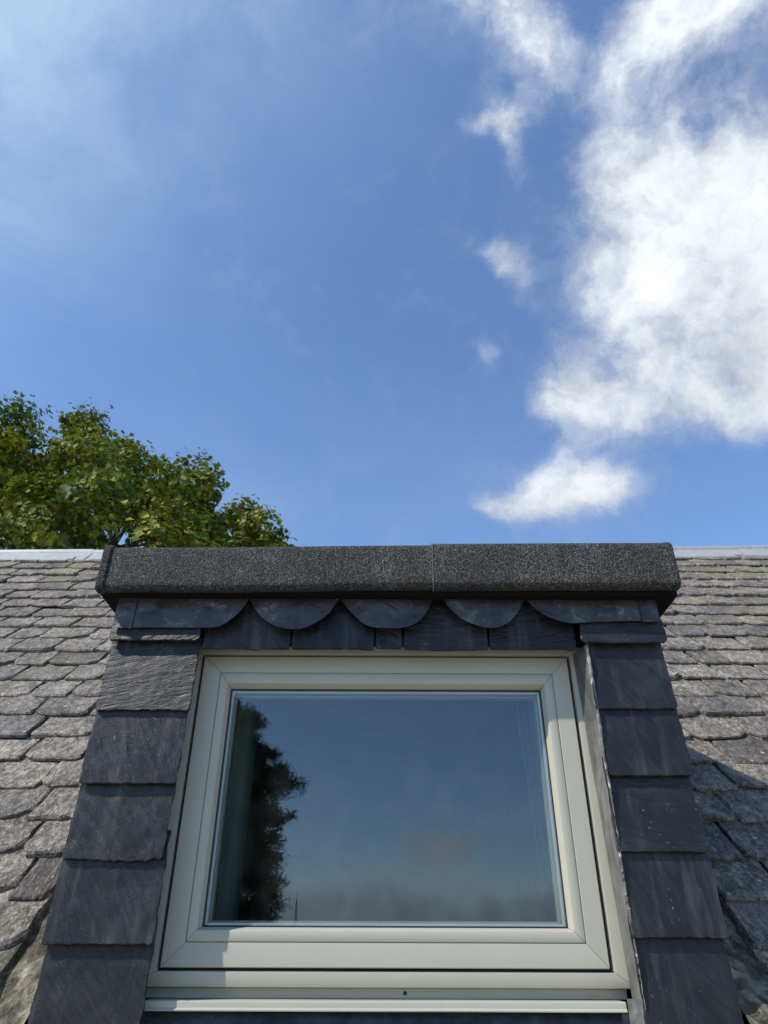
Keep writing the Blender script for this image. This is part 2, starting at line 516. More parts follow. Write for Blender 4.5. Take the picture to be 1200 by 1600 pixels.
def extrude_x(name, prof, xs, mat, parent, tilt=0.0, jig=0.0, seed=0.0, smooth=35):
    """closed (y, z) outline swept along x"""
    n = len(prof)
    vs, fs = [], []
    for i, x in enumerate(xs):
        for (y, z) in prof:
            dy = jig * mnoise.noise(Vector((x * 3.0 + seed, z * 4, 1.7)))
            dz = jig * mnoise.noise(Vector((x * 3.0 + seed, y * 4, 8.3)))
            vs.append((x, y + dy, z + dz + tilt * x))
    for i in range(len(xs) - 1):
        for k in range(n):
            k2 = (k + 1) % n
            fs.append((i * n + k, i * n + k2, (i + 1) * n + k2, (i + 1) * n + k))
    fs.append(tuple(range(n)))
    fs.append(tuple((len(xs) - 1) * n + k for k in reversed(range(n))))
    return fix_normals(mesh_obj(name, vs, fs, mat, parent, smooth))


def lin(a, b, n):
    return [a + (b - a) * i / (n - 1) for i in range(n)]


def arc(cy, cz, r, a0, a1, n):
    return [(cy + r * math.cos(R(a)), cz + r * math.sin(R(a))) for a in lin(a0, a1, n)]


def tube(vs, fs, pts, rads, sides=7):
    base = len(vs)
    up_ = Vector((0.13, 0.27, 0.95)).normalized()
    for i, p in enumerate(pts):
        p = Vector(p)
        t = (Vector(pts[min(i + 1, len(pts) - 1)]) - Vector(pts[max(i - 1, 0)])).normalized()
        a = t.cross(up_)
        if a.length < 1e-3:
            a = t.cross(Vector((1, 0, 0)))
        a.normalize()
        b2 = t.cross(a)
        for k in range(sides):
            q = 2 * math.pi * k / sides
            vs.append(p + rads[i] * (math.cos(q) * a + math.sin(q) * b2))
    for i in range(len(pts) - 1):
        for k in range(sides):
            k2 = (k + 1) % sides
            fs.append((base + i * sides + k, base + i * sides + k2, base + (i + 1) * sides + k2, base + (i + 1) * sides + k))
    fs.append(tuple(base + k for k in reversed(range(sides))))
    fs.append(tuple(base + (len(pts) - 1) * sides + k for k in range(sides)))


# ------------------------------------------------------------------ slates
def slate_geometry(rng, w, l, t, nx, ny, chip, shoulder, rough, wedge=0.0, levels=3, tailw=1.4):
    """riven slate: x across, y up from the tail, z out; top face near z = 0, ragged layered edges"""
    sd = rng.uniform(0, 500)

    def nz(x, y, f):
        return mnoise.noise(Vector((x * f + sd, y * f - sd, 3.1)))

    cl, cr = shoulder[0], shoulder[1]
    us = [0.5 - 0.5 * math.cos(math.pi * i / nx) * (0.55 + 0.45 * abs(math.cos(math.pi * i / nx))) for i in range(nx + 1)]
    us = [(u - us[0]) / (us[-1] - us[0]) for u in us]
    vs_ = [(j / ny) ** 1.6 for j in range(ny + 1)]
    bow = rng.uniform(-0.004, 0.004)

    def outline(u, v):
        x = -w / 2 + u * w
        y = v * l
        f = (1 - v) ** 3
        tail = chip * tailw * nz(x, 0, 26) + (chip * 0.9 * nz(x, 4, 75) + chip * 0.6 * nz(x, 7, 170)) * (0.25 + 2.0 * max(0.0, nz(x, 11, 9))) + bow * math.sin(math.pi * u)
        dl, dr = (x + w / 2), (w / 2 - x)
        if cl > 0 and dl < cl:
            tail += (cl - dl) * 0.9 * (1 - 0.25 * (dl / cl))
        if cr > 0 and dr < cr:
            tail += (cr - dr) * 0.9 * (1 - 0.25 * (dr / cr))
        y += f * tail
        e = 2 * u - 1
        x += abs(e) ** 6 * (chip * 0.9 * nz(e * 3, y, 22) + chip * 0.5 * nz(e * 3, y, 60)) - e * wedge * v * w / 2
        return x, y

    V, F = [], []
    for j, v in enumerate(vs_):
        for i, u in enumerate(us):
            x, y = outline(u, v)
            z = rough * (0.8 * nz(x, y, 9) + 0.5 * nz(x, y, 24) + 0.3 * nz(x, y, 55))
            V.append([x, y, z])
    W_ = nx + 1
    for j in range(ny):
        for i in range(nx):
            a = j * W_ + i
            F.append((a, a + 1, a + W_ + 1, a + W_))
    ring = [i for i in range(W_)] + [j * W_ + nx for j in range(1, ny + 1)] + [ny * W_ + i for i in range(nx - 1, -1, -1)] + [j * W_ for j in range(ny - 1, 0, -1)]
    n = len(ring)
    cx, cy = 0.0, l / 2
    outer = []
    for k, idx in enumerate(ring):
        x, y, z = V[idx]
        outer.append((x, y, z))
        j = idx // W_
        i = idx % W_
        # flaked arris: the top face stops short of the edge by a ragged amount
        fl = max(0.0, 0.35 + 1.3 * nz(x * 1.3, y * 1.3, 30)) * chip * 1.5 + 0.0012
        sx = (1 if i == 0 else -1 if i == nx else 0)
        sy = (1 if j == 0 else 0)
        V[idx] = [x + sx * fl * 0.8, y + sy * fl, z]
    prev = ring
    steps = {2: [(0.5, 0.0), (1.0, 0.5)], 3: [(0.34, 0.0), (0.66, 0.4), (1.0, 0.25)], 1: [(1.0, 0.0)]}[levels]
    for s, (dz, ins) in enumerate(steps):
        cur = []
        for k in range(n):
            x, y, z = outer[k]
            i_, j_ = ring[k] % W_, ring[k] // W_
            q = ins * chip * (0.5 + 1.2 * nz(x + s, y, 40))
            sx = (1 if i_ == 0 else -1 if i_ == nx else 0)
            sy = (1 if j_ == 0 else 0)
            cur.append(len(V))
            V.append([x + sx * q, y + sy * q, z - t * dz])
        for k in range(n):
            k2 = (k + 1) % n
            F.append((prev[k], cur[k], cur[k2], prev[k2]))
        prev = cur
    F.append(tuple(reversed(prev)))
    return V, F


def slate_mesh(name, rng, *a, mat=None, **k):
    V, F = slate_geometry(rng, *a, **k)
    me = bpy.data.meshes.new(name)
    me.from_pydata(V, [], F)
    me.update()
    me.materials.append(mat)
    me.polygons.foreach_set('use_smooth', [True] * len(me.polygons))
    me.set_sharp_from_angle(angle=R(28))
    return me


# ------------------------------------------------------------------ ground
GZ = -6.6
gv, gf = [], []
NSEG = 48
rad = [0, 12, 60, 300, 1500, 5000]
gv.append((0, 0, GZ))
for r_ in rad[1:]:
    for k in range(NSEG):
        q = 2 * math.pi * k / NSEG
        gv.append((r_ * math.cos(q), r_ * math.sin(q), GZ))
for k in range(NSEG):
    gf.append((0, 1 + k, 1 + (k + 1) % NSEG))
for j in range(len(rad) - 2):
    for k in range(NSEG):
        a, b_ = 1 + j * NSEG + k, 1 + j * NSEG + (k + 1) % NSEG
        gf.append((a, a + NSEG, b_ + NSEG, b_))
tag(mesh_obj('ground', gv, gf, mat_ground()), 'unseen ground far below the slate roof, made pale to bounce light upwards', 'ground', None, 'structure')

# ------------------------------------------------------------------ the house: walls, pitched roof, slates, ridge
AL = R(43.5)
CA, SA = math.cos(AL), math.sin(AL)
Y0, Z0 = 2.148, 0.0131


def roof_pt(x, s, h=0.0):
    z = Z0 + s * SA
    return Vector((x, Y0 + z * CA / SA - h * SA, z + h * CA))


def smooth01(a, b, x):
    t = min(1, max(0, (x - a) / (b - a)))
    return t * t * (3 - 2 * t)


HX = 6.6
S_EAVE = -2.25
S_RIDGE = 4.05
house = empty('house', (0, 4.9, GZ), 'old slate roofed house with a grey zinc capped ridge behind the dormer', 'house')
hw = []
yw = roof_pt(0, S_EAVE + 0.35)[1]
zw = roof_pt(0, S_EAVE + 0.35)[2] - 0.12
ap = roof_pt(0, S_RIDGE)
ya, za = ap.y, ap.z - 0.30
yb = 2 * ya - yw
wallv, wallf = [], []
for x in (-HX + 0.1, HX - 0.1):
    wallv += [(x, yw, GZ), (x, yb, GZ), (x, yb, zw), (x, ya, za), (x, yw, zw)]
wallf = [(0, 1, 2, 3, 4), (9, 8, 7, 6, 5), (0, 4, 9, 5), (1, 6, 7, 2), (0, 5, 6, 1)][:2] + [(1, 6, 7, 2), (0, 5, 6, 1), (5, 0, 4, 9)]
mesh_obj('wall', wallv, wallf, M_RENDER, house)
# sarking deck under the slates, both slopes
dv, df = [], []


def deck_slab(x0, x1, s0, s1):
    """one slab of sarking; the front slope is left open under the dormer"""
    k = len(dv)
    top = lambda x: s1 if s1 is not None else (2.812 + 0.027 * x - 0.03 - Z0) / SA
    for h in (0.0, -0.05):
        for x, s_ in ((x0, s0), (x1, s0), (x1, top(x1)), (x0, top(x0))):
            dv.append(roof_pt(x, s_, h))
    for f in ((0, 1, 2, 3), (7, 6, 5, 4), (0, 4, 5, 1), (1, 5, 6, 2), (2, 6, 7, 3), (3, 7, 4, 0)):
        df.append(tuple(k + i for i in f))


OPEN_L, OPEN_R, OPEN_LO, OPEN_HI = -0.74, 0.76, -0.36, 1.75
deck_slab(-HX, OPEN_L, S_EAVE, None)
deck_slab(OPEN_R, HX, S_EAVE, None)
deck_slab(OPEN_L, OPEN_R, S_EAVE, OPEN_LO)
deck_slab(OPEN_L, OPEN_R, OPEN_HI, None)
mesh_obj('roof_deck', dv, df, M_DECK, house)
e_, a_ = roof_pt(0, S_EAVE), roof_pt(0, S_RIDGE)
bv = [(x, y, z - d) for d in (0.0, 0.05) for x in (-HX, HX) for y, z in ((Y0 + (2.812 + 0.027 * x) * CA / SA + 0.002, 2.812 + 0.027 * x - 0.01), (2 * a_.y - e_.y, e_.z))]
mesh_obj('roof_deck', bv, [(0, 1, 3, 2), (6, 7, 5, 4), (0, 2, 6, 4), (1, 5, 7, 3), (0, 4, 5, 1), (2, 3, 7, 6)], M_ROOF, house)

rng = random.Random(11)
SLW, SLL, SLT = 0.24, 0.31, 0.0155
roof_meshes = []
for i in range(26):
    sl = rng.choice([0.0, 0.0, 0.016, 0.03, 0.045])
    sr = rng.choice([0.0, 0.012, 0.03, 0.045, 0.06])
    roof_meshes.append(slate_mesh('slate', rng, SLW, SLL, SLT, 9, 6, 0.0085, (sl, sr), 0.0030, mat=M_ROOF, levels=3))

DORM_L, DORM_R = -0.925, 0.945          # slates stop at the mortar gutter beside the dormer cheeks
S_FRONT = -0.33                          # slope position of the apron's lower edge
CENTRE = m3.transposed()


def pix(p):
    q = CENTRE @ Vector(p)
    if q.z > -0.05:
        return None
    return 600 + FOC * q.x / -q.z, 800 - FOC * q.y / -q.z


placed = []                              # (px size, in view, mesh, matrix)
prev_joints = []
for n in range(-12, 24):
    joints = []
    row = []
    sides = []
    # left, right and (below the dormer) the middle stretch
    s_mid = n * 0.18
    full = s_mid < S_FRONT - 0.05 or s_mid > 1.62      # below the apron, above the dormer's flat roof
    spans = [(-1, DORM_L, -HX), (1, DORM_R, HX)]
    if full:
        spans.append((0, DORM_L, DORM_R))
    for side, x_from, x_to in spans:
        x = x_from
        sgn = -1 if x_to < x_from else 1
        first = True
        while (x - x_to) * sgn < -0.03:
            for attempt in range(8):
                w = rng.uniform(0.165, 0.275) if not first else rng.uniform(0.11, 0.25)
                if n > 12:
                    w *= 0.94
                xe = x + sgn * w
                if all(abs(xe - j) > 0.045 for j in prev_joints):
                    break
            if (xe - x_to) * sgn > -0.09:
                xe = x_to
                w = abs(xe - x)
            first = False
            joints.append(xe)
            xc = (x + xe) / 2
            rf = smooth01(-0.9, 0.9, xc)
            s = n * 0.18 + max(0, n - 5) * 0.0104 * rf
            s += rng.gauss(0, 0.0045)
            zr = 2.812 + 0.027 * xc
            s_top = (zr - Z0) / SA
            avail = s_top - s - 0.01
            x = xe
            if avail < 0.05:
                continue
            ln = min(SLL, avail) / SLL
            tilt = R(5.1) + rng.gauss(0, 0.011)
            yawr = rng.gauss(0, 0.010)
            rollr = rng.gauss(0, 0.008)
            tz = rng.uniform(0.75, 1.6)
            h = 0.038 + SLT * tz * 0.65 + abs(rng.gauss(0, 0.003))
            base = roof_pt(xc, s, h)
            ex = Vector((1, 0, 0))
            ey = Vector((0, CA, SA))
            ez = Vector((0, -SA, CA))
            B = Matrix((ex, ey, ez)).transposed()
            rot = Matrix.Rotation(-tilt, 3, 'X') @ Matrix.Rotation(yawr, 3, 'Z') @ Matrix.Rotation(rollr, 3, 'Y')
            sx = (w - rng.uniform(0.004, 0.013)) / SLW
            if rng.random() < 0.5 and abs(xc) > 1.2:
                sx = -sx
            S = Matrix.Diagonal((abs(sx), ln, tz))
            mtx = (B @ rot @ S).to_4x4()
            mtx.translation = base
            me = rng.choice(roof_meshes)
            pc = pix(roof_pt(xc, s + 0.09, 0.03))
            size, inview = 0, False
            if pc:
                d = roof_pt(xc, s).length
                size = 1 / d
                hidden = (118 - (pc[1] - 1340) * 0.24 + 40 < pc[0] < 1090 + (pc[1] - 1340) * 0.22 - 40) if pc[1] > 960 else (190 < pc[0] < 1020)
                inview = -70 < pc[0] < 1270 and 800 < pc[1] < 1680 and not hidden
            placed.append((size, inview, me, mtx))
    prev_joints = joints

placed.sort(key=lambda q: (-int(q[1]), -q[0]))
n_single = min(290, len([q for q in placed if q[1]]))
proto = None
WH = Matrix.Translation(house.location).inverted()
for size, iv, me, mtx in placed[:n_single]:
    if proto is None:
        proto = o = bpy.data.objects.new('slate', me)
    else:
        o = proto.copy()
        o.data = me
    col.objects.link(o)
    o.parent = house
    o.matrix_parent_inverse = WH
    o.matrix_basis = mtx
cache = {}
V, F = [], []
off = 0
for size, iv, me, mtx in placed[n_single:]:
    if me.name not in cache:
        cache[me.name] = ([v.co.copy() for v in me.vertices], [tuple(p.vertices) for p in me.polygons])
    vs, fs = cache[me.name]
    V += [mtx @ v for v in vs]
    F += [tuple(i + off for i in f) for f in fs]
    off += len(vs)
far = mesh_obj('slate_courses', V, F, M_ROOF, house)
far['kind'] = 'stuff'

# ridge capping: overlapping pressed zinc lengths with a roll on top
def ridge_piece(x0, x1, lift):
    vs, fs = [], []
    prof = []
    wl = 0.155
    # (offset along slope from apex, height above slope) front wing, roll, back wing
    for (d, h) in ((wl + 0.008, 0.030), (wl, 0.044), (wl - 0.01, 0.047), (0.10, 0.050), (0.045, 0.052)):
        prof.append((-d * CA - h * SA, -d * SA + h * CA))
    for a in lin(200, -20, 9):
        prof.append((0.034 * math.cos(R(a)), 0.062 + 0.034 * math.sin(R(a))))
    for (d, h) in ((0.045, 0.052), (0.10, 0.050), (wl, 0.044)):
        prof.append((d * CA + h * SA, -d * SA + h * CA))
    n = len(prof)
    xs = lin(x0, x1, 9)
    for x in xs:
        zr = 2.812 + 0.027 * x
        yr = Y0 + zr * CA / SA
        jz = 0.004 * mnoise.noise(Vector((x * 2.0, 3.3, 1.0)))
        for k, (y, z) in enumerate(prof):
            wob = 0.004 * mnoise.noise(Vector((x * 5.0, k * 0.2, 7.0))) if k < 3 else 0
            vs.append((x, yr + y * (1 + lift * 3), zr + z + lift + jz + wob))
    m = len(xs)
    for i in range(m - 1):
        for k in range(n - 1):
            fs.append((i * n + k, i * n + k + 1, (i + 1) * n + k + 1, (i + 1) * n + k))
    # give the sheet a thickness
    b_ = len(vs)
    vs += [Vector(v) - Vector((0, 0, 0.004)) for v in vs]
    fs += [tuple(reversed([b_ + q for q in f])) for f in list(fs)]
    for i in range(m - 1):
        for k in (0, n - 1):
            fs.append((i * n + k, (i + 1) * n + k, b_ + (i + 1) * n + k, b_ + i * n + k))
    for k in range(n - 1):
        for i in (0, m - 1):
            fs.append((i * n + k, i * n + k + 1, b_ + i * n + k + 1, b_ + i * n + k))
    return fix_normals(mesh_obj('ridge_cap', vs, fs, M_ZINC, house, 40))


rx = [-6.6, -5.0, -3.42, -2.36, -0.6, 1.1, 2.94, 4.6, 6.6]
for i in range(len(rx) - 1):
    cap = ridge_piece(rx[i] - 0.02, rx[i + 1] + 0.03, 0.0 if i % 2 else 0.006)
    # fixing strap over the lap, folded up from under the wing
    xj = rx[i + 1]
    if i < len(rx) - 2:
        zr = 2.812 + 0.027 * xj
        yr = Y0 + zr * CA / SA
        pts = []
        for d, h in ((0.170, 0.036), (0.160, 0.056), (0.10, 0.0605)):
            pts.append((yr - d * CA - h * SA, zr - d * SA + h * CA + 0.006))
        sv, sf = [], []
        for x in (xj - 0.10, xj - 0.055):
            for y, z in pts:
                sv.append((x, y, z))
            for y, z in reversed(pts):
                sv.append((x, y + 0.003, z - 0.004))
        for k in range(6):
            sf.append((k, (k + 1) % 6, 6 + (k + 1) % 6, 6 + k))
        sf += [(0, 1, 2, 3, 4, 5), (11, 10, 9, 8, 7, 6)]
        fix_normals(mesh_obj('strap', sv, sf, M_ZINC, cap))

# mortar gutters between the slates and the dormer cheeks
def gutter(x0, x1, name):
    nxg, nyg = 7, 60
    vs, fs = [], []
    for j in range(nyg):
        s = -0.30 + j * 0.05
        for i in range(nxg):
            x = x0 + (x1 - x0) * i / (nxg - 1)
            h = 0.008 + 0.022 * abs(mnoise.noise(Vector((x * 14, s * 6, 2.0)))) + 0.008 * mnoise.noise(Vector((x * 40, s * 25, 5.0)))
            e = i / (nxg - 1)
            h += 0.035 * ((1 - e) if x0 > 0 else e) ** 2
            vs.append(roof_pt(x, s, h))
    for j in range(nyg - 1):
        for i in range(nxg - 1):
            a = j * nxg + i
            fs.append((a, a + 1, a + nxg + 1, a + nxg))
    return mesh_obj(name, vs, fs, M_MORTAR, house, 60)


gutter(-0.99, -0.803, 'mortar_fillet')
gutter(0.828, 1.01, 'mortar_fillet')

# ------------------------------------------------------------------ the dormer
dormer = empty('dormer', (0, 2.05, -0.2), 'flat roofed dormer clad in dark slate with a grey framed window', 'dormer')
TILT = 0.011
XL, XR = -0.80, 0.823                     # outer edges of the slate strips
IL, IR = -0.545, 0.599                    # inner edges of the slate strips

# framing behind the cladding
box_obj('front_wall', (-0.775, 2.030, -0.45), (IL - 0.045, 2.14, 0.955), M_MEMBRANE, dormer)
box_obj('front_wall', (IR + 0.030, 2.030, -0.45), (0.795, 2.14, 0.955), M_MEMBRANE, dormer)
box_obj('front_wall', (IL - 0.045, 2.030, 0.838), (IR + 0.03, 2.14, 0.955), M_MEMBRANE, dormer)
box_obj('front_wall', (IL - 0.045, 2.075, -0.60), (IR + 0.03, 2.16, -0.092), M_MEMBRANE, dormer)


def cheek(x0, x1):
    pts = [(2.02, -0.42), (2.02, 0.985), (3.30, 1.0)]
    vs = [(x0, y, z) for y, z in pts] + [(x1, y, z) for y, z in pts]
    fs = [(0, 1, 2), (5, 4, 3), (0, 3, 4, 1), (1, 4, 5, 2), (2, 5, 3, 0)]
    return fix_normals(mesh_obj('cheek', vs, fs, M_APRON, dormer))


cheek(-0.776, -0.715)
cheek(0.735, 0.796)

# flat roof with mineral felt turned down over the front
FB, FT, FY = 0.955, 1.105, 1.905


def felt_profile(out=0.0):
    r1, r2 = 0.026, 0.020
    p = [(3.50, FT + out)]
    p += arc(FY + r1 - out, FT - r1 + out, r1, 90, 180, 7)
    p += [(FY - out, FT - 0.06), (FY - out + 0.001, FT - 0.10)]
    p += arc(FY + r2 - out, FB + r2 - out, r2, 180, 262, 5)
    p += [(FY + 0.030, FB - out + 0.001), (FY + 0.031, FB + 0.020), (3.50, FB + 0.020)]
    return p


seam = 0.147
felt = extrude_x('felt_fascia', felt_profile(0.0), lin(-0.838, seam + 0.01, 40), M_FELT, dormer, TILT, 0.0035, 3.0)
extrude_x('felt_fascia', felt_profile(0.0036), lin(seam, 0.868, 32), M_FELT, dormer, TILT, 0.0035, 3.0)
extrude_x('felt_seam', felt_profile(0.0052), lin(seam - 0.0012, seam + 0.0022, 2), simple('worn_felt_edge', (0.085, 0.085, 0.085), 0.85, 0, 0.4, 60.0), dormer, TILT, 0.0035, 3.0)
for xa, xb in ((-0.854, -0.826), (0.856, 0.884)):
    o = extrude_x('felt_end', felt_profile(0.0050), lin(xa, xb, 5), M_FELT, dormer, TILT, 0.002, 9.0)
    bm = bmesh.new()
    bm.from_mesh(o.data)
    ed = [e for e in bm.edges if len(e.link_faces) == 2 and any(len(f.verts) > 6 for f in e.link_faces)]
    bmesh.ops.bevel(bm, geom=ed, offset=0.006, segments=2, profile=0.5, affect='EDGES')
    bm.to_mesh(o.data)
    bm.free()
box_obj('soffit', (-0.848, 1.9365, 0.945), (0.878, 3.30, 0.9615), M_MEMBRANE, dormer)


# dark slates: side strips and the course over the window
def dark_slate(xl, xr, z_tail, length, seed, chip=0.0058, lean=R(4.6), y_tail=1.978, wedge=0.02, label=None, t=0.0105, sh=(0.006, 0.006), roll=0.0, rough=0.0022, nx=44, ny=22):
    rg = random.Random(seed)
    me = slate_mesh('cladding_slate', rg, abs(xr - xl), length, t, nx, ny, chip, sh, rough, mat=M_DARK, wedge=wedge, tailw=0.45)
    o = bpy.data.objects.new('cladding_slate', me)
    col.objects.link(o)
    B = Matrix(((1, 0, 0), (0, 0, 1), (0, -1, 0))).transposed()     # x across, y up, z towards the camera
    rot = Matrix.Rotation(-lean, 3, 'X') @ Matrix.Rotation(roll, 3, 'Z')
    # the material's grain reads object space with z as the height
    mt = (B @ rot).to_4x4()
    mt.translation = Vector(((xl + xr) / 2, y_tail, z_tail))
    # bake so object axes stay world axes
    loc = mt.translation.copy()
    rr = mt.to_3x3().to_4x4()
    me.transform(rr)
    o.parent = dormer
    o.matrix_parent_inverse = Matrix.Translation(dormer.location).inverted()
    o.location = loc
    if label:
        o['label'] = label
    return o


left_tails = [0.606, 0.413, 0.231, 0.047, -0.148]
for k, zt in enumerate(left_tails):
    jx = (0.0, 0.002, 0.0, -0.003, 0.004)[k]
    dark_slate(XL - 0.004 + jx, IL + (0.004, 0.0, -0.006, 0.002, 0.0)[k], zt, 0.255, 40 + k, roll=(0.0, 0.006, -0.005, 0.004, 0.0)[k],
               y_tail=1.980 - 0.003 * (k % 2), rough=(0.003, 0.0018, 0.0030, 0.0026, 0.0030)[k])
dark_slate(XL - 0.006, IL + 0.003, 0.812, 0.17, 60, y_tail=1.972, chip=0.006)
right_tails = [0.617, 0.437, 0.253, 0.064, -0.128]
for k, zt in enumerate(right_tails):
    dark_slate(IR - 0.002 + (0.0, 0.004, -0.003, 0.002, 0.0)[k], XR + (0.0, 0.004, 0.0, 0.002, -0.004)[k], zt, 0.25, 80 + k, chip=0.0032,
               roll=(-0.004, 0.003, 0.0, -0.003, 0.0)[k], rough=0.0016, y_tail=1.981 - 0.003 * (k % 2))
dark_slate(IR - 0.016, XR + 0.008, 0.812, 0.17, 99, y_tail=1.970, chip=0.006)
for k, (a, b_) in enumerate(((-0.537, -0.2775), (-0.2725, -0.028), (-0.022, 0.054), (0.060, 0.311), (0.316, 0.572))):
    dark_slate(a, b_, 0.800 + (0.000, -0.001, 0.002, 0.0, 0.001)[k], 0.157, 120 + k, y_tail=2.002, wedge=0.0, lean=R(2.2), chip=0.003, sh=(0.004, 0.004))

# lead flashing dressed into scallops over the slate course
def px_x(u, z=0.9, y=1.98):
    return (u - 600) / FOC * (y * math.cos(PITCH) + z * math.sin(PITCH))


def lead_flap(edge, seed, y=1.972, lift=0.0):
    """sheet lead whose lower edge follows (x, z) points; top tucked under the soffit"""
    xs = [p[0] for p in edge]
    x0, x1 = xs[0], xs[-1]
    n = 44
    nv = 8
    vs, fs = [], []

    def low(x):
        for (xa, za), (xb, zb) in zip(edge, edge[1:]):
            if xa <= x <= xb:
                t = (x - xa) / max(1e-6, xb - xa)
                return za + (zb - za) * t
        return edge[-1][1]
    grid = []
    for side in (0, 1):
        for i in range(n):
            x = x0 + (x1 - x0) * i / (n - 1)
            zl = low(x)
            for j in range(nv):
                v = j / (nv - 1)
                z = zl + (0.958 - zl) * v
                zz = z + TILT * x
                bul = 0.0045 * mnoise.noise(Vector((x * 9 + seed, z * 12, 1.0))) + 0.002 * mnoise.noise(Vector((x * 26 + seed, z * 30, 4.0)))
                yy = y - (1 - v) * 0.010 * (0.6 + 0.4 * mnoise.noise(Vector((x * 5, seed, 0)))) + bul - lift
                vs.append((x, yy + side * 0.0028, zz + (0.0 if side == 0 else 0.0008)))
    for side in (0, 1):
        b0 = side * n * nv
        for i in range(n - 1):
            for j in range(nv - 1):
                a = b0 + i * nv + j
                q = (a, a + nv, a + nv + 1, a + 1)
                fs.append(q if side == 0 else tuple(reversed(q)))
    m = n * nv
    for i in range(n - 1):
        fs.append((i * nv, m + i * nv, m + (i + 1) * nv, (i + 1) * nv))
    for i in (0, n - 1):
        for j in range(nv - 1):
            fs.append((i * nv + j, i * nv + j + 1, m + i * nv + j + 1, m + i * nv + j))
    return fix_normals(mesh_obj('lead_flap', vs, fs, M_LEAD, dormer, 50))


def cubic_edge(pts, n=40):
    """smooth a px outline into a fine polyline (Catmull-Rom)"""
    out = []
    P = [pts[0]] + pts + [pts[-1]]
    for i in range(1, len(P) - 2):
        p0, p1, p2, p3 = P[i - 1], P[i], P[i + 1], P[i + 2]
        for k in range(8):
            t = k / 8
            o = []
            for c in range(2):
                o.append(0.5 * (2 * p1[c] + (p2[c] - p0[c]) * t + (2 * p0[c] - 5 * p1[c] + 4 * p2[c] - p3[c]) * t * t + (3 * p1[c] - p0[c] - 3 * p2[c] + p3[c]) * t ** 3))
            out.append(tuple(o))
    out.append(pts[-1])
    return out


ZB = 0.852
flaps = [
    [(-0.752, ZB + .004), (-0.55, ZB + .003), (-0.50, ZB + .003), (-0.470, 0.866), (-0.437, 0.898), (-0.418, 0.924), (-0.407, 0.950)],
    [(-0.405, 0.950), (-0.392, 0.925), (-0.362, 0.887), (-0.318, 0.858), (-0.27, 0.849), (-0.223, 0.856), (-0.176, 0.885), (-0.148, 0.920), (-0.134, 0.948)],
    [(-0.131, 0.948), (-0.108, 0.915), (-0.062, 0.868), (-0.020, ZB), (0.058, ZB - .001), (0.104, 0.870), (0.132, 0.905), (0.150, 0.945)],
    [(0.176, 0.950), (0.196, 0.915), (0.242, 0.872), (0.300, 0.849), (0.344, 0.852), (0.385, 0.878), (0.410, 0.912), (0.428, 0.944)],
    [(0.431, 0.944), (0.452, 0.912), (0.497, 0.878), (0.552, 0.862), (0.60, 0.864), (0.69, 0.866), (0.772, 0.868)],
]
for k, e in enumerate(flaps):
    lead_flap(cubic_edge(e), 10.0 + 7 * k, y=1.972)
lead_flap([(-0.800, ZB + .003), (-0.742, ZB)], 77.0, y=1.972, lift=0.004)
lead_flap([(0.768, 0.862), (0.820, 0.864)], 91.0, y=1.972, lift=0.004)
# dark throat strip behind the scallop cusps
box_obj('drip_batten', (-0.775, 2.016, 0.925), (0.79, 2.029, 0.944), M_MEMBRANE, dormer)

# jamb flashings: dark lead in the left reveal, bright ragged lead on the right
def jamb(xin, xout, z0, z1, seed, mat, ragged, y_in, y_out, slant=0.0):
    vs, fs = [], []
    n, mcols = 90, 5
    for i in range(n):
        z = z0 + (z1 - z0) * i / (n - 1)
        for j in range(mcols):
            t = j / (mcols - 1)
            xi = xin - slant * (z + 0.04)
            x = xi + (xout - xi) * t
            y = y_in + (y_out - y_in) * t ** 1.3
            a = 1.0 if j in (0, mcols - 1) else 0.5
            x += ragged * a * (mnoise.noise(Vector((z * 7 + seed, j * 0.3, 0))) * 0.6 + (mnoise.noise(Vector((z * 60 + seed, j, 5))) * 0.7 if j == mcols - 1 else 0))
            y += ragged * 0.8 * mnoise.noise(Vector((z * 22 + seed, j * 0.8, 9)))
            vs.append((x, y, z))
    for i in range(n - 1):
        for j in range(mcols - 1):
            a = i * mcols + j
            fs.append((a, a + 1, a + mcols + 1, a + mcols))
    b0 = len(vs)
    vs += [(x, y + 0.003, z) for x, y, z in vs]
    fs += [tuple(reversed([q + b0 for q in f])) for f in list(fs)]
    for i in range(n - 1):
        for j in (0, mcols - 1):
            a = i * mcols + j
            fs.append((a, a + mcols, b0 + a + mcols, b0 + a))
    return fix_normals(mesh_obj('jamb_flashing', vs, fs, mat, dormer, 50))


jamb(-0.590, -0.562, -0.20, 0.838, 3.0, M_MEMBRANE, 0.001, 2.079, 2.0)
jamb(0.601, 0.600, -0.075, 0.812, 12.0, M_LEADB, 0.0040, 2.0800, 1.980, 0.026)
jamb(0.573, 0.606, -0.24, -0.055, 19.0, M_LEADB, 0.006, 2.020, 1.985)

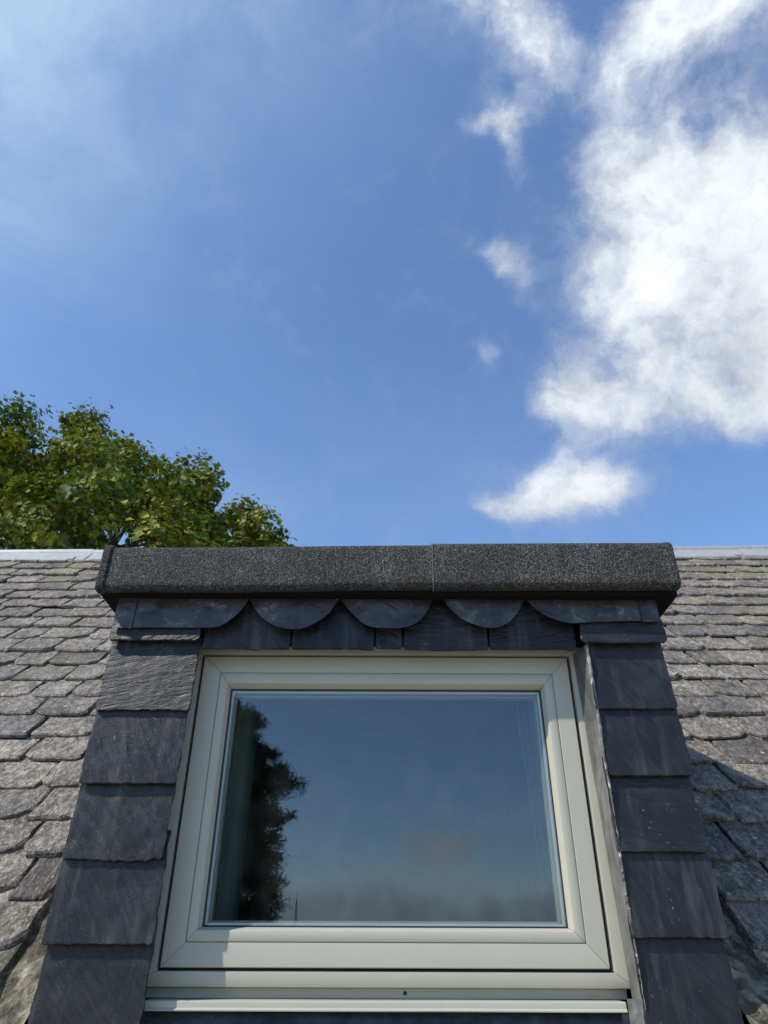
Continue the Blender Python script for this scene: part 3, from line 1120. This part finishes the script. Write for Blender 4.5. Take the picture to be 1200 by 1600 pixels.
# lead apron under the sill, dressed down over the slates
av, af = [], []
prof = [(2.073, -0.086), (2.060, -0.100), (2.050, -0.125), (2.020, -0.145), (1.985, -0.165), (1.90, -0.235), (1.80, -0.330), (1.72, -0.412)]
nxa = 80
for i in range(nxa):
    x = -0.70 + 1.42 * i / (nxa - 1)
    for k, (y, z) in enumerate(prof):
        wv = 0.010 * mnoise.noise(Vector((x * 5, k * 0.5, 2.0))) + 0.004 * mnoise.noise(Vector((x * 19, k * 0.9, 6.0)))
        av.append((x, y + (wv if k > 1 else 0), z + (wv if k > 1 else 0)))
for i in range(nxa - 1):
    for k in range(len(prof) - 1):
        a = i * len(prof) + k
        af.append((a, a + 1, a + len(prof) + 1, a + len(prof)))
b0 = len(av)
av += [(x, y + 0.003, z - 0.003) for x, y, z in av]
af += [tuple(reversed([q + b0 for q in f])) for f in list(af)]
fix_normals(mesh_obj('lead_apron', av, af, M_APRON, dormer, 60))

# ------------------------------------------------------------------ the window (a part of the dormer)
def ring(name, outer, inner, prof, mat, parent, mitre=0.0006, smooth=30):
    """four mitred members; outer/inner = (x0, x1, z0, z1); prof = (fraction from outer to inner, y)"""
    vs, fs = [], []

    def rect(t):
        return [o + (i - o) * t for o, i in zip(outer, inner)]
    for side in range(4):
        base = len(vs)
        for (t, y) in prof:
            x0, x1, z0, z1 = rect(t)
            g = mitre
            if side == 0:
                a, b2 = (x0 + g, y, z0), (x1 - g, y, z0)
            elif side == 1:
                a, b2 = (x1, y, z0 + g), (x1, y, z1 - g)
            elif side == 2:
                a, b2 = (x1 - g, y, z1), (x0 + g, y, z1)
            else:
                a, b2 = (x0, y, z1 - g), (x0, y, z0 + g)
            vs += [a, b2]
        n = len(prof)
        for k in range(n):
            k2 = (k + 1) % n
            fs.append((base + 2 * k, base + 2 * k + 1, base + 2 * k2 + 1, base + 2 * k2))
        fs.append(tuple(base + 2 * k for k in range(n)))
        fs.append(tuple(base + 2 * k + 1 for k in reversed(range(n))))
    return fix_normals(mesh_obj(name, vs, fs, mat, parent, smooth))


# the opening sash; edges measured on the face plane
SASH = (-0.545, 0.559, 0.003, 0.804)
SEAM = (-0.490, 0.508, 0.057, 0.753)
BEAD = (-0.4665, 0.4815, 0.083, 0.722)
GLZ = (-0.459, 0.474, 0.0905, 0.7125)
FRM_O = (-0.607, 0.622, -0.037, 0.842)
FRM_I = (-0.553, 0.567, -0.003, 0.811)

frame = ring('window', FRM_O, FRM_I, [(0.0, 2.135), (0.0, 2.086), (0.03, 2.0835), (0.07, 2.083), (0.90, 2.083), (0.945, 2.0835), (0.965, 2.0865), (1.0, 2.089), (1.0, 2.135)], M_PAINT, dormer)
frame['label'] = 'pale grey metal framed window with one opening sash'
ring('gasket', (-0.556, 0.570, -0.006, 0.814), (-0.53, 0.544, 0.02, 0.79), [(0.0, 2.105), (1.0, 2.105), (1.0, 2.134), (0.0, 2.134)], M_GASKET, frame)
ring('sash', SASH, SEAM, [(0.0, 2.125), (0.0, 2.0835), (0.012, 2.0812), (0.04, 2.080), (0.955, 2.080), (0.975, 2.0806), (0.985, 2.0825), (1.0, 2.0825), (1.0, 2.125)], M_PAINT, frame)
ring('glazing_bead', tuple(a + s * 0.0009 for a, s in zip(SEAM, (1, -1, 1, -1))), GLZ,
     [(0.0, 2.12), (0.0, 2.0818), (0.03, 2.0802), (0.06, 2.0798), (0.70, 2.0822), (0.76, 2.0832), (0.80, 2.0855), (0.97, 2.1060), (1.0, 2.1090), (1.0, 2.12)], M_PAINT, frame)
ring('glazing_seal', tuple(a + s * 0.0004 for a, s in zip(GLZ, (-1, 1, -1, 1))), tuple(a + s * 0.0042 for a, s in zip(GLZ, (1, -1, 1, -1))),
     [(0.0, 2.1095), (0.6, 2.1095), (1.0, 2.1115), (1.0, 2.1125), (0.0, 2.1125)], M_GASKET, frame, mitre=0.0)
box_obj('pane', (GLZ[0] - 0.006, 2.1130, GLZ[2] - 0.006), (GLZ[1] + 0.006, 2.1170, GLZ[3] + 0.006), M_GLASS, frame)
ring('spacer_bar', tuple(a + s * 0.001 for a, s in zip(GLZ, (1, -1, 1, -1))), tuple(a + s * 0.010 for a, s in zip(GLZ, (1, -1, 1, -1))),
     [(0.0, 2.1180), (1.0, 2.1180), (1.0, 2.1290), (0.0, 2.1290)], M_SPACER, frame, mitre=0.0)
box_obj('pane', (GLZ[0] - 0.006, 2.1300, GLZ[2] - 0.006), (GLZ[1] + 0.006, 2.1340, GLZ[3] + 0.006), M_GLASS, frame)
ring('inner_lining', (-0.56, 0.575, -0.01, 0.82), tuple(a + s * 0.016 for a, s in zip(GLZ, (1, -1, 1, -1))), [(0.0, 2.1360), (1.0, 2.1360), (1.0, 2.16), (0.0, 2.16)], M_PAINT, frame, mitre=0.0)
# upstand behind the drip gap, with a drain hole, and the sill nosing
box_obj('sill_upstand', (-0.602, 2.106, -0.0595), (0.598, 2.134, -0.0375), M_PAINT, frame, 0.001, 1)
hv, hf = [], []
for ring_r, yy in ((0.0046, 2.1050), (0.0046, 2.1074)):
    for k in range(16):
        q = 2 * math.pi * k / 16
        hv.append((0.056 + ring_r * math.cos(q), yy, -0.0478 + ring_r * math.sin(q)))
for k in range(16):
    hf.append((k, (k + 1) % 16, 16 + (k + 1) % 16, 16 + k))
hf += [tuple(range(16)), tuple(range(31, 15, -1))]
fix_normals(mesh_obj('drain_hole', hv, hf, M_GASKET, frame))
sillp = [(2.134, -0.0600), (2.060, -0.0610), (2.036, -0.0618)] + arc(2.0355, -0.0650, 0.0033, 95, 175, 4) + [(2.0318, -0.0755), (2.0300, -0.0768), (2.0270, -0.0800), (2.0275, -0.0822), (2.0330, -0.0830), (2.134, -0.0800)]
extrude_x('sill', sillp, lin(-0.556, 0.571, 30), M_PAINT, frame, 0.0, 0.0006, 4.0)

# room behind the glass
room = [(-0.7, 2.17), (0.72, 2.17), (0.72, 4.3), (-0.7, 4.3)]
rv = [(x, y, -1.6) for x, y in room] + [(x, y, 0.90) for x, y in room]
rf = [(3, 2, 1, 0), (4, 5, 6, 7), (1, 2, 6, 5), (2, 3, 7, 6), (3, 0, 4, 7)]
mesh_obj('room_lining', rv, [tuple(reversed(f)) for f in rf], M_ROOM, dormer)
rr_ = ring('inner_reveal', (-0.7, 0.72, -1.6, 0.90), (-0.50, 0.515, 0.03, 0.77), [(0.0, 2.161), (1.0, 2.161), (1.0, 2.169), (0.0, 2.169)], M_ROOM, dormer, mitre=0.0)


def curtain(x0, x1, flare, seed, label):
    vs, fs = [], []
    nx_, nz_ = 60, 12
    for side in (0, 1):
        for i in range(nx_):
            t = i / (nx_ - 1)
            for j in range(nz_):
                v = j / (nz_ - 1)
                z = -0.35 + 1.22 * v
                x = x0 + (x1 - x0 + flare * v ** 2) * t
                y = 2.285 + 0.022 * math.sin(t * 21 + seed + 0.6 * v) + 0.008 * math.sin(t * 47 + seed)
                vs.append((x, y + side * 0.003, z))
    for side in (0, 1):
        b2 = side * nx_ * nz_
        for i in range(nx_ - 1):
            for j in range(nz_ - 1):
                a = b2 + i * nz_ + j
                fs.append((a, a + nz_, a + nz_ + 1, a + 1))
    m = nx_ * nz_
    for i in range(nx_ - 1):
        for j in (0, nz_ - 1):
            a = i * nz_ + j
            fs.append((a, a + nz_, m + a + nz_, m + a))
    for j in range(nz_ - 1):
        for i in (0, nx_ - 1):
            a = i * nz_ + j
            fs.append((a, a + 1, m + a + 1, m + a))
    o = fix_normals(mesh_obj('curtain', vs, fs, M_CURTAIN, None, 60))
    return tag(o, label, 'curtain', 'curtains behind the window glass')


curtain(-0.655, -0.405, 0.010, 0.4, 'greenish curtain hanging behind the glass on the side where the mirrored tree shows')
curtain(0.665, 0.455, -0.045, 2.2, 'greenish curtain behind the glass on the side mirroring only clear sky')


# ------------------------------------------------------------------ trees
def leaf_mesh(name, P, Nn, size, mat, parent, rs, shape='broad'):
    """P, Nn: (n,3) centres and facing directions -> folded leaf of two triangles pairs"""
    n = len(P)
    a = rs.normal(size=(n, 3))
    a -= (a * Nn).sum(1, keepdims=True) * Nn
    a /= np.linalg.norm(a, axis=1, keepdims=True) + 1e-9
    b2 = np.cross(Nn, a)
    s = size * rs.uniform(0.65, 1.25, size=(n, 1))
    if shape == 'broad':
        # five pointed outline, folded on its mid rib
        pts = [(0.0, -0.55, 0.0), (0.62, -0.30, 0.16), (0.34, 0.02, 0.06), (0.50, 0.42, 0.10), (0.16, 0.30, 0.0), (0.0, 0.72, -0.08), (-0.16, 0.30, 0.0), (-0.50, 0.42, 0.10), (-0.34, 0.02, 0.06), (-0.62, -0.30, 0.16)]
        tris = [(0, 1, 2), (0, 2, 4), (2, 3, 4), (0, 4, 6), (4, 5, 6), (0, 6, 8), (6, 7, 8), (0, 8, 9)]
    else:
        pts = [(-0.07, -0.5, 0.0), (0.07, -0.5, 0.0), (0.03, 0.5, 0.05), (-0.03, 0.5, 0.05)]
        tris = [(0, 1, 2), (0, 2, 3)]
    k = len(pts)
    V = np.empty((n, k, 3))
    for i, (px, py, pz) in enumerate(pts):
        V[:, i, :] = P + s * (px * a + py * b2 + pz * Nn)
    T_ = np.array(tris)
    F = (np.arange(n)[:, None, None] * k + T_[None]).reshape(-1, 3)
    me = bpy.data.meshes.new(name)
    me.vertices.add(n * k)
    me.vertices.foreach_set('co', V.reshape(-1).astype(np.float32))
    me.loops.add(len(F) * 3)
    me.loops.foreach_set('vertex_index', F.reshape(-1).astype(np.int32))
    me.polygons.add(len(F))
    me.polygons.foreach_set('loop_start', np.arange(0, len(F) * 3, 3, dtype=np.int32))
    me.update(calc_edges=True)
    me.validate()
    me.materials.append(mat)
    o = bpy.data.objects.new(name, me)
    col.objects.link(o)
    WORLD[o.name] = Matrix.Identity(4)
    set_parent(o, parent)
    return o


def bent(p0, p1, n, sag, rg):
    p0, p1 = Vector(p0), Vector(p1)
    L = (p1 - p0).length
    pts = []
    off1 = Vector((rg.uniform(-1, 1), rg.uniform(-1, 1), rg.uniform(-.3, .6))) * L * sag
    for i in range(n):
        t = i / (n - 1)
        pts.append(p0.lerp(p1, t) + off1 * math.sin(math.pi * t))
    return pts


def maple():
    rs = np.random.default_rng(5)
    rg = random.Random(5)
    base = Vector((-7.9, 14.2, GZ))
    C = Vector((-7.75, 14.2, 5.2))
    A = Vector((6.5, 5.6, 4.85))
    t = empty('maple_tree', base, 'broad leafy green tree turning yellow brown, rising behind the ridge', 'tree')
    vs, fs = [], []
    tube(vs, fs, [base, base + Vector((0.1, 0, 2.5)), base + Vector((-0.1, 0.1, 5.5)), base + Vector((0.1, 0, 8.5))], [0.42, 0.34, 0.27, 0.2], 12)
    top = base + Vector((0.1, 0, 8.5))
    clumps = []
    # clumps over the crown's shell, plus some inside
    tries = 0
    while len(clumps) < 200 and tries < 40000:
        tries += 1
        d = Vector((rg.gauss(0, 1), rg.gauss(0, 1), rg.gauss(0.25, 1))).normalized()
        if d.z < -0.45:
            continue
        rr = rg.uniform(0.80, 1.0) if rg.random() < 0.85 else rg.uniform(0.45, 0.8)
        lump = 1 + 0.13 * mnoise.noise(d * 2.2 + Vector((4, 1, 2)))
        c = C + Vector((d.x * A.x, d.y * A.y, d.z * A.z)) * rr * lump
        rc = rg.choice((0.45, 0.6, 0.75, 0.9))
        if all((c - q[0]).length > 0.80 * (rc + q[1]) for q in clumps):
            clumps.append((c, rc, d))
    # limbs
    limbs = []
    for k in range(13):
        q = 2 * math.pi * k / 13 + rg.uniform(-.2, .2)
        el = rg.uniform(0.3, 1.25)
        d = Vector((math.cos(q) * math.cos(el), math.sin(q) * math.cos(el), math.sin(el)))
        e = C + Vector((d.x * A.x, d.y * A.y, d.z * A.z)) * 0.62
        st = base + Vector((0, 0, rg.uniform(5.5, 8.6)))
        pts = bent(st, e, 7, 0.08, rg)
        tube(vs, fs, pts, [0.15 * (1 - 0.11 * i) for i in range(7)], 7)
        limbs.append(pts)
    for c, rc, d in clumps:
        best = min((p for l in limbs for p in l[2:]), key=lambda p: (p - c).length)
        pts = bent(best, c, 5, 0.07, rg)
        tube(vs, fs, pts, [0.040, 0.033, 0.026, 0.018, 0.010], 5)
        for _ in range(3):
            e = c + Vector((rg.gauss(0, 1), rg.gauss(0, 1), rg.gauss(0.4, 1))).normalized() * rc * 0.9
            tube(vs, fs, bent(pts[2], e, 4, 0.06, rg), [0.018, 0.014, 0.010, 0.005], 4)
    mesh_obj('trunk', vs, fs, M_BARK, t, 60)
    P, N_ = [], []
    for c, rc, d in clumps:
        nsp = int(8 + 26 * rc * rc)
        for s in range(nsp):
            dd = np.array([rg.gauss(0, 1), rg.gauss(0, 1), rg.gauss(0.35, 0.9)])
            dd /= np.linalg.norm(dd)
            sc_ = np.array(c) + dd * rc * rg.uniform(0.6, 1.0) * np.array([1, 1, 0.85])
            rs_ = rg.uniform(0.13, 0.25)
            k = int(rg.uniform(30, 54))
            o = np.clip(rs.normal(size=(k, 3)), -1.5, 1.5) * rs_ * np.array([0.9, 0.9, 0.55])
            P.append(sc_ + o)
            nn = rs.normal(size=(k, 3)) * 0.42 + dd * 1.1 + np.array([0, 0, 0.5])
            N_.append(nn / np.linalg.norm(nn, axis=1, keepdims=True))
    P, N_ = np.concatenate(P), np.concatenate(N_)
    leaf_mesh('crown', P, N_, 0.092, M_MAPLE, t, rs)
    print('maple leaves', len(P))


def conifer():
    rs = np.random.default_rng(8)
    rg = random.Random(8)
    by = -18.0
    base = Vector((-5.4, by, GZ))
    t = empty('pine_tree', base, 'dark conifer mirrored in the window glass, standing behind the photographer', 'tree')
    vs, fs = [], []
    tube(vs, fs, [base, base + Vector((0.1, 0, 5)), base + Vector((0.25, 0, 10)), base + Vector((0.6, 0, 13.4))], [0.34, 0.26, 0.15, 0.04], 10)
    # boughs: (tip x, tip z, thickness); leaves hang along the outer part
    boughs = [(-2.95, 5.05, 0.5), (-3.3, 5.5, 0.45), (-3.05, 4.05, 0.5), (-3.2, 3.0, 0.5), (-3.1, 2.3, 0.5), (-3.1, 1.7, 0.5), (-3.15, 1.1, 0.5), (-3.9, 6.5, 0.5), (-3.7, 5.9, 0.4),
              (-4.25, 6.9, 0.5), (-4.1, 6.2, 0.62), (-4.5, 5.7, 0.5), (-3.4, 5.15, 0.4), (-2.75, 4.75, 0.55), (-3.1, 4.35, 0.5), (-2.95, 3.75, 0.42), (-3.0, 3.3, 0.45), (-3.05, 2.7, 0.5),
              (-2.95, 2.0, 0.55), (-2.9, 1.4, 0.6), (-3.0, 0.8, 0.6), (-3.1, 0.2, 0.6), (-3.6, -0.6, 0.6)]
    P, N_ = [], []
    for k in range(190):
        if k < len(boughs):
            tx, tz, th = boughs[k]
            ty = by + rg.uniform(-0.5, 0.5)
            h0 = tz - rg.uniform(0.2, 0.8)
        else:
            q = rg.uniform(0, 2 * math.pi)
            tz = rg.uniform(-2.5, 7.0)
            reach = (1.0 + 0.24 * (7.2 - tz)) * rg.uniform(0.55, 0.95)
            reach = min(reach, 2.2)
            tx, ty, th = base.x + 0.3 + math.cos(q) * reach * (1.0 if math.cos(q) > 0 else 1.5), by + math.sin(q) * reach, rg.uniform(0.35, 0.6)
            h0 = tz - rg.uniform(0.2, 0.8)
            if tx > -3.15:
                tx = -3.15 - rg.uniform(0, 0.5)
        p0 = Vector((base.x + 0.25, by, max(GZ + 2, h0)))
        p1 = Vector((tx, ty, tz))
        pts = bent(p0, p1, 6, 0.05, rg)
        tube(vs, fs, pts, [0.06, 0.05, 0.04, 0.03, 0.02, 0.01], 5)
        L = (p1 - p0).length
        for i in range(int(10 + L * 9)):
            u = rg.uniform(0.25, 1.0) ** 0.8
            c = p0.lerp(p1, u)
            m_ = 70
            o = rs.normal(size=(m_, 3)) * np.array([0.30, 0.32, 0.26]) * th * (1.25 - 0.55 * u)
            P.append(np.array(c) + np.array([rg.gauss(0, 0.12), rg.gauss(0, 0.2), rg.gauss(0, 0.08)]) + o)
            nn = rs.normal(size=(m_, 3))
            N_.append(nn / np.linalg.norm(nn, axis=1, keepdims=True))
    mesh_obj('trunk', vs, fs, M_BARK, t, 60)
    P, N_ = np.concatenate(P), np.concatenate(N_)
    leaf_mesh('crown', P, N_, 0.17, M_PINE, t, rs, 'needle')
    print('needles', len(P))


maple()
conifer()

# thin mast far off behind the photographer, caught in the glass
mast = empty('radio_mast', (-16.2, -150.0, GZ), 'thin aerial mast mirrored faintly at the bottom of the window glass', 'mast')
vs, fs = [], []
mx_, my_ = -16.2, -150.0
for dx, dy in ((-0.45, -0.3), (0.45, -0.3), (0, 0.5)):
    tube(vs, fs, [(mx_ + dx, my_ + dy, GZ), (mx_ + dx * 0.45, my_ + dy * 0.45, 9.0), (mx_ + dx * 0.15, my_ + dy * 0.15, 11.0)], [0.06, 0.05, 0.035], 5)
for k in range(12):
    z = GZ + 1.4 * k
    f = 1 - 0.055 * k
    tube(vs, fs, [(mx_ - 0.45 * f, my_ - 0.3 * f, z), (mx_ + 0.45 * f, my_ - 0.3 * f, z + 1.4)], [0.025, 0.025], 4)
    tube(vs, fs, [(mx_ + 0.45 * f, my_ - 0.3 * f, z), (mx_, my_ + 0.5 * f, z + 1.4)], [0.025, 0.025], 4)
mesh_obj('lattice', vs, fs, M_STEEL, mast)
vs, fs = [], []
tube(vs, fs, [(mx_, my_, 10.5), (mx_, my_, 13.2)], [0.045, 0.025], 5)
mesh_obj('aerial', vs, fs, M_STEEL, mast)


# two far birds, mere specks in the sky
def bird(loc, span, heading, mat, label):
    s = span / 2
    c, sn = math.cos(heading), math.sin(heading)
    raw = [(0, 0.30, 0.0), (0.10, 0.05, 0.05), (0.08, -0.25, 0.02), (0, -0.42, 0.0), (-0.08, -0.25, 0.02), (-0.10, 0.05, 0.05),
           (0, 0.0, -0.07), (0.55, 0.12, 0.16), (1.0, -0.10, 0.08), (0.5, -0.10, 0.14), (-0.55, 0.12, 0.16), (-1.0, -0.10, 0.08), (-0.5, -0.10, 0.14)]
    vs = [(loc[0] + s * (x * c - y * sn), loc[1] + s * (x * sn + y * c), loc[2] + s * z) for x, y, z in raw]
    fs = [(0, 1, 5), (1, 2, 4, 5), (2, 3, 4), (0, 6, 1), (1, 6, 2), (2, 6, 3), (3, 6, 4), (4, 6, 5), (5, 6, 0), (1, 7, 9, 2), (7, 8, 9), (5, 4, 12, 10), (10, 12, 11)]
    o = mesh_obj('bird', vs, fs, mat)
    return tag(o, label, 'bird')


bird((-33.3, 184.0, 253.0), 0.9, 0.6, M_FEATHER_L, 'tiny white speck of a bird high in the clear blue sky')
bird((2.85, 184.0, 144.0), 0.7, 1.2, M_FEATHER_D, 'tiny dark speck of a bird low in the blue sky beside the clouds')
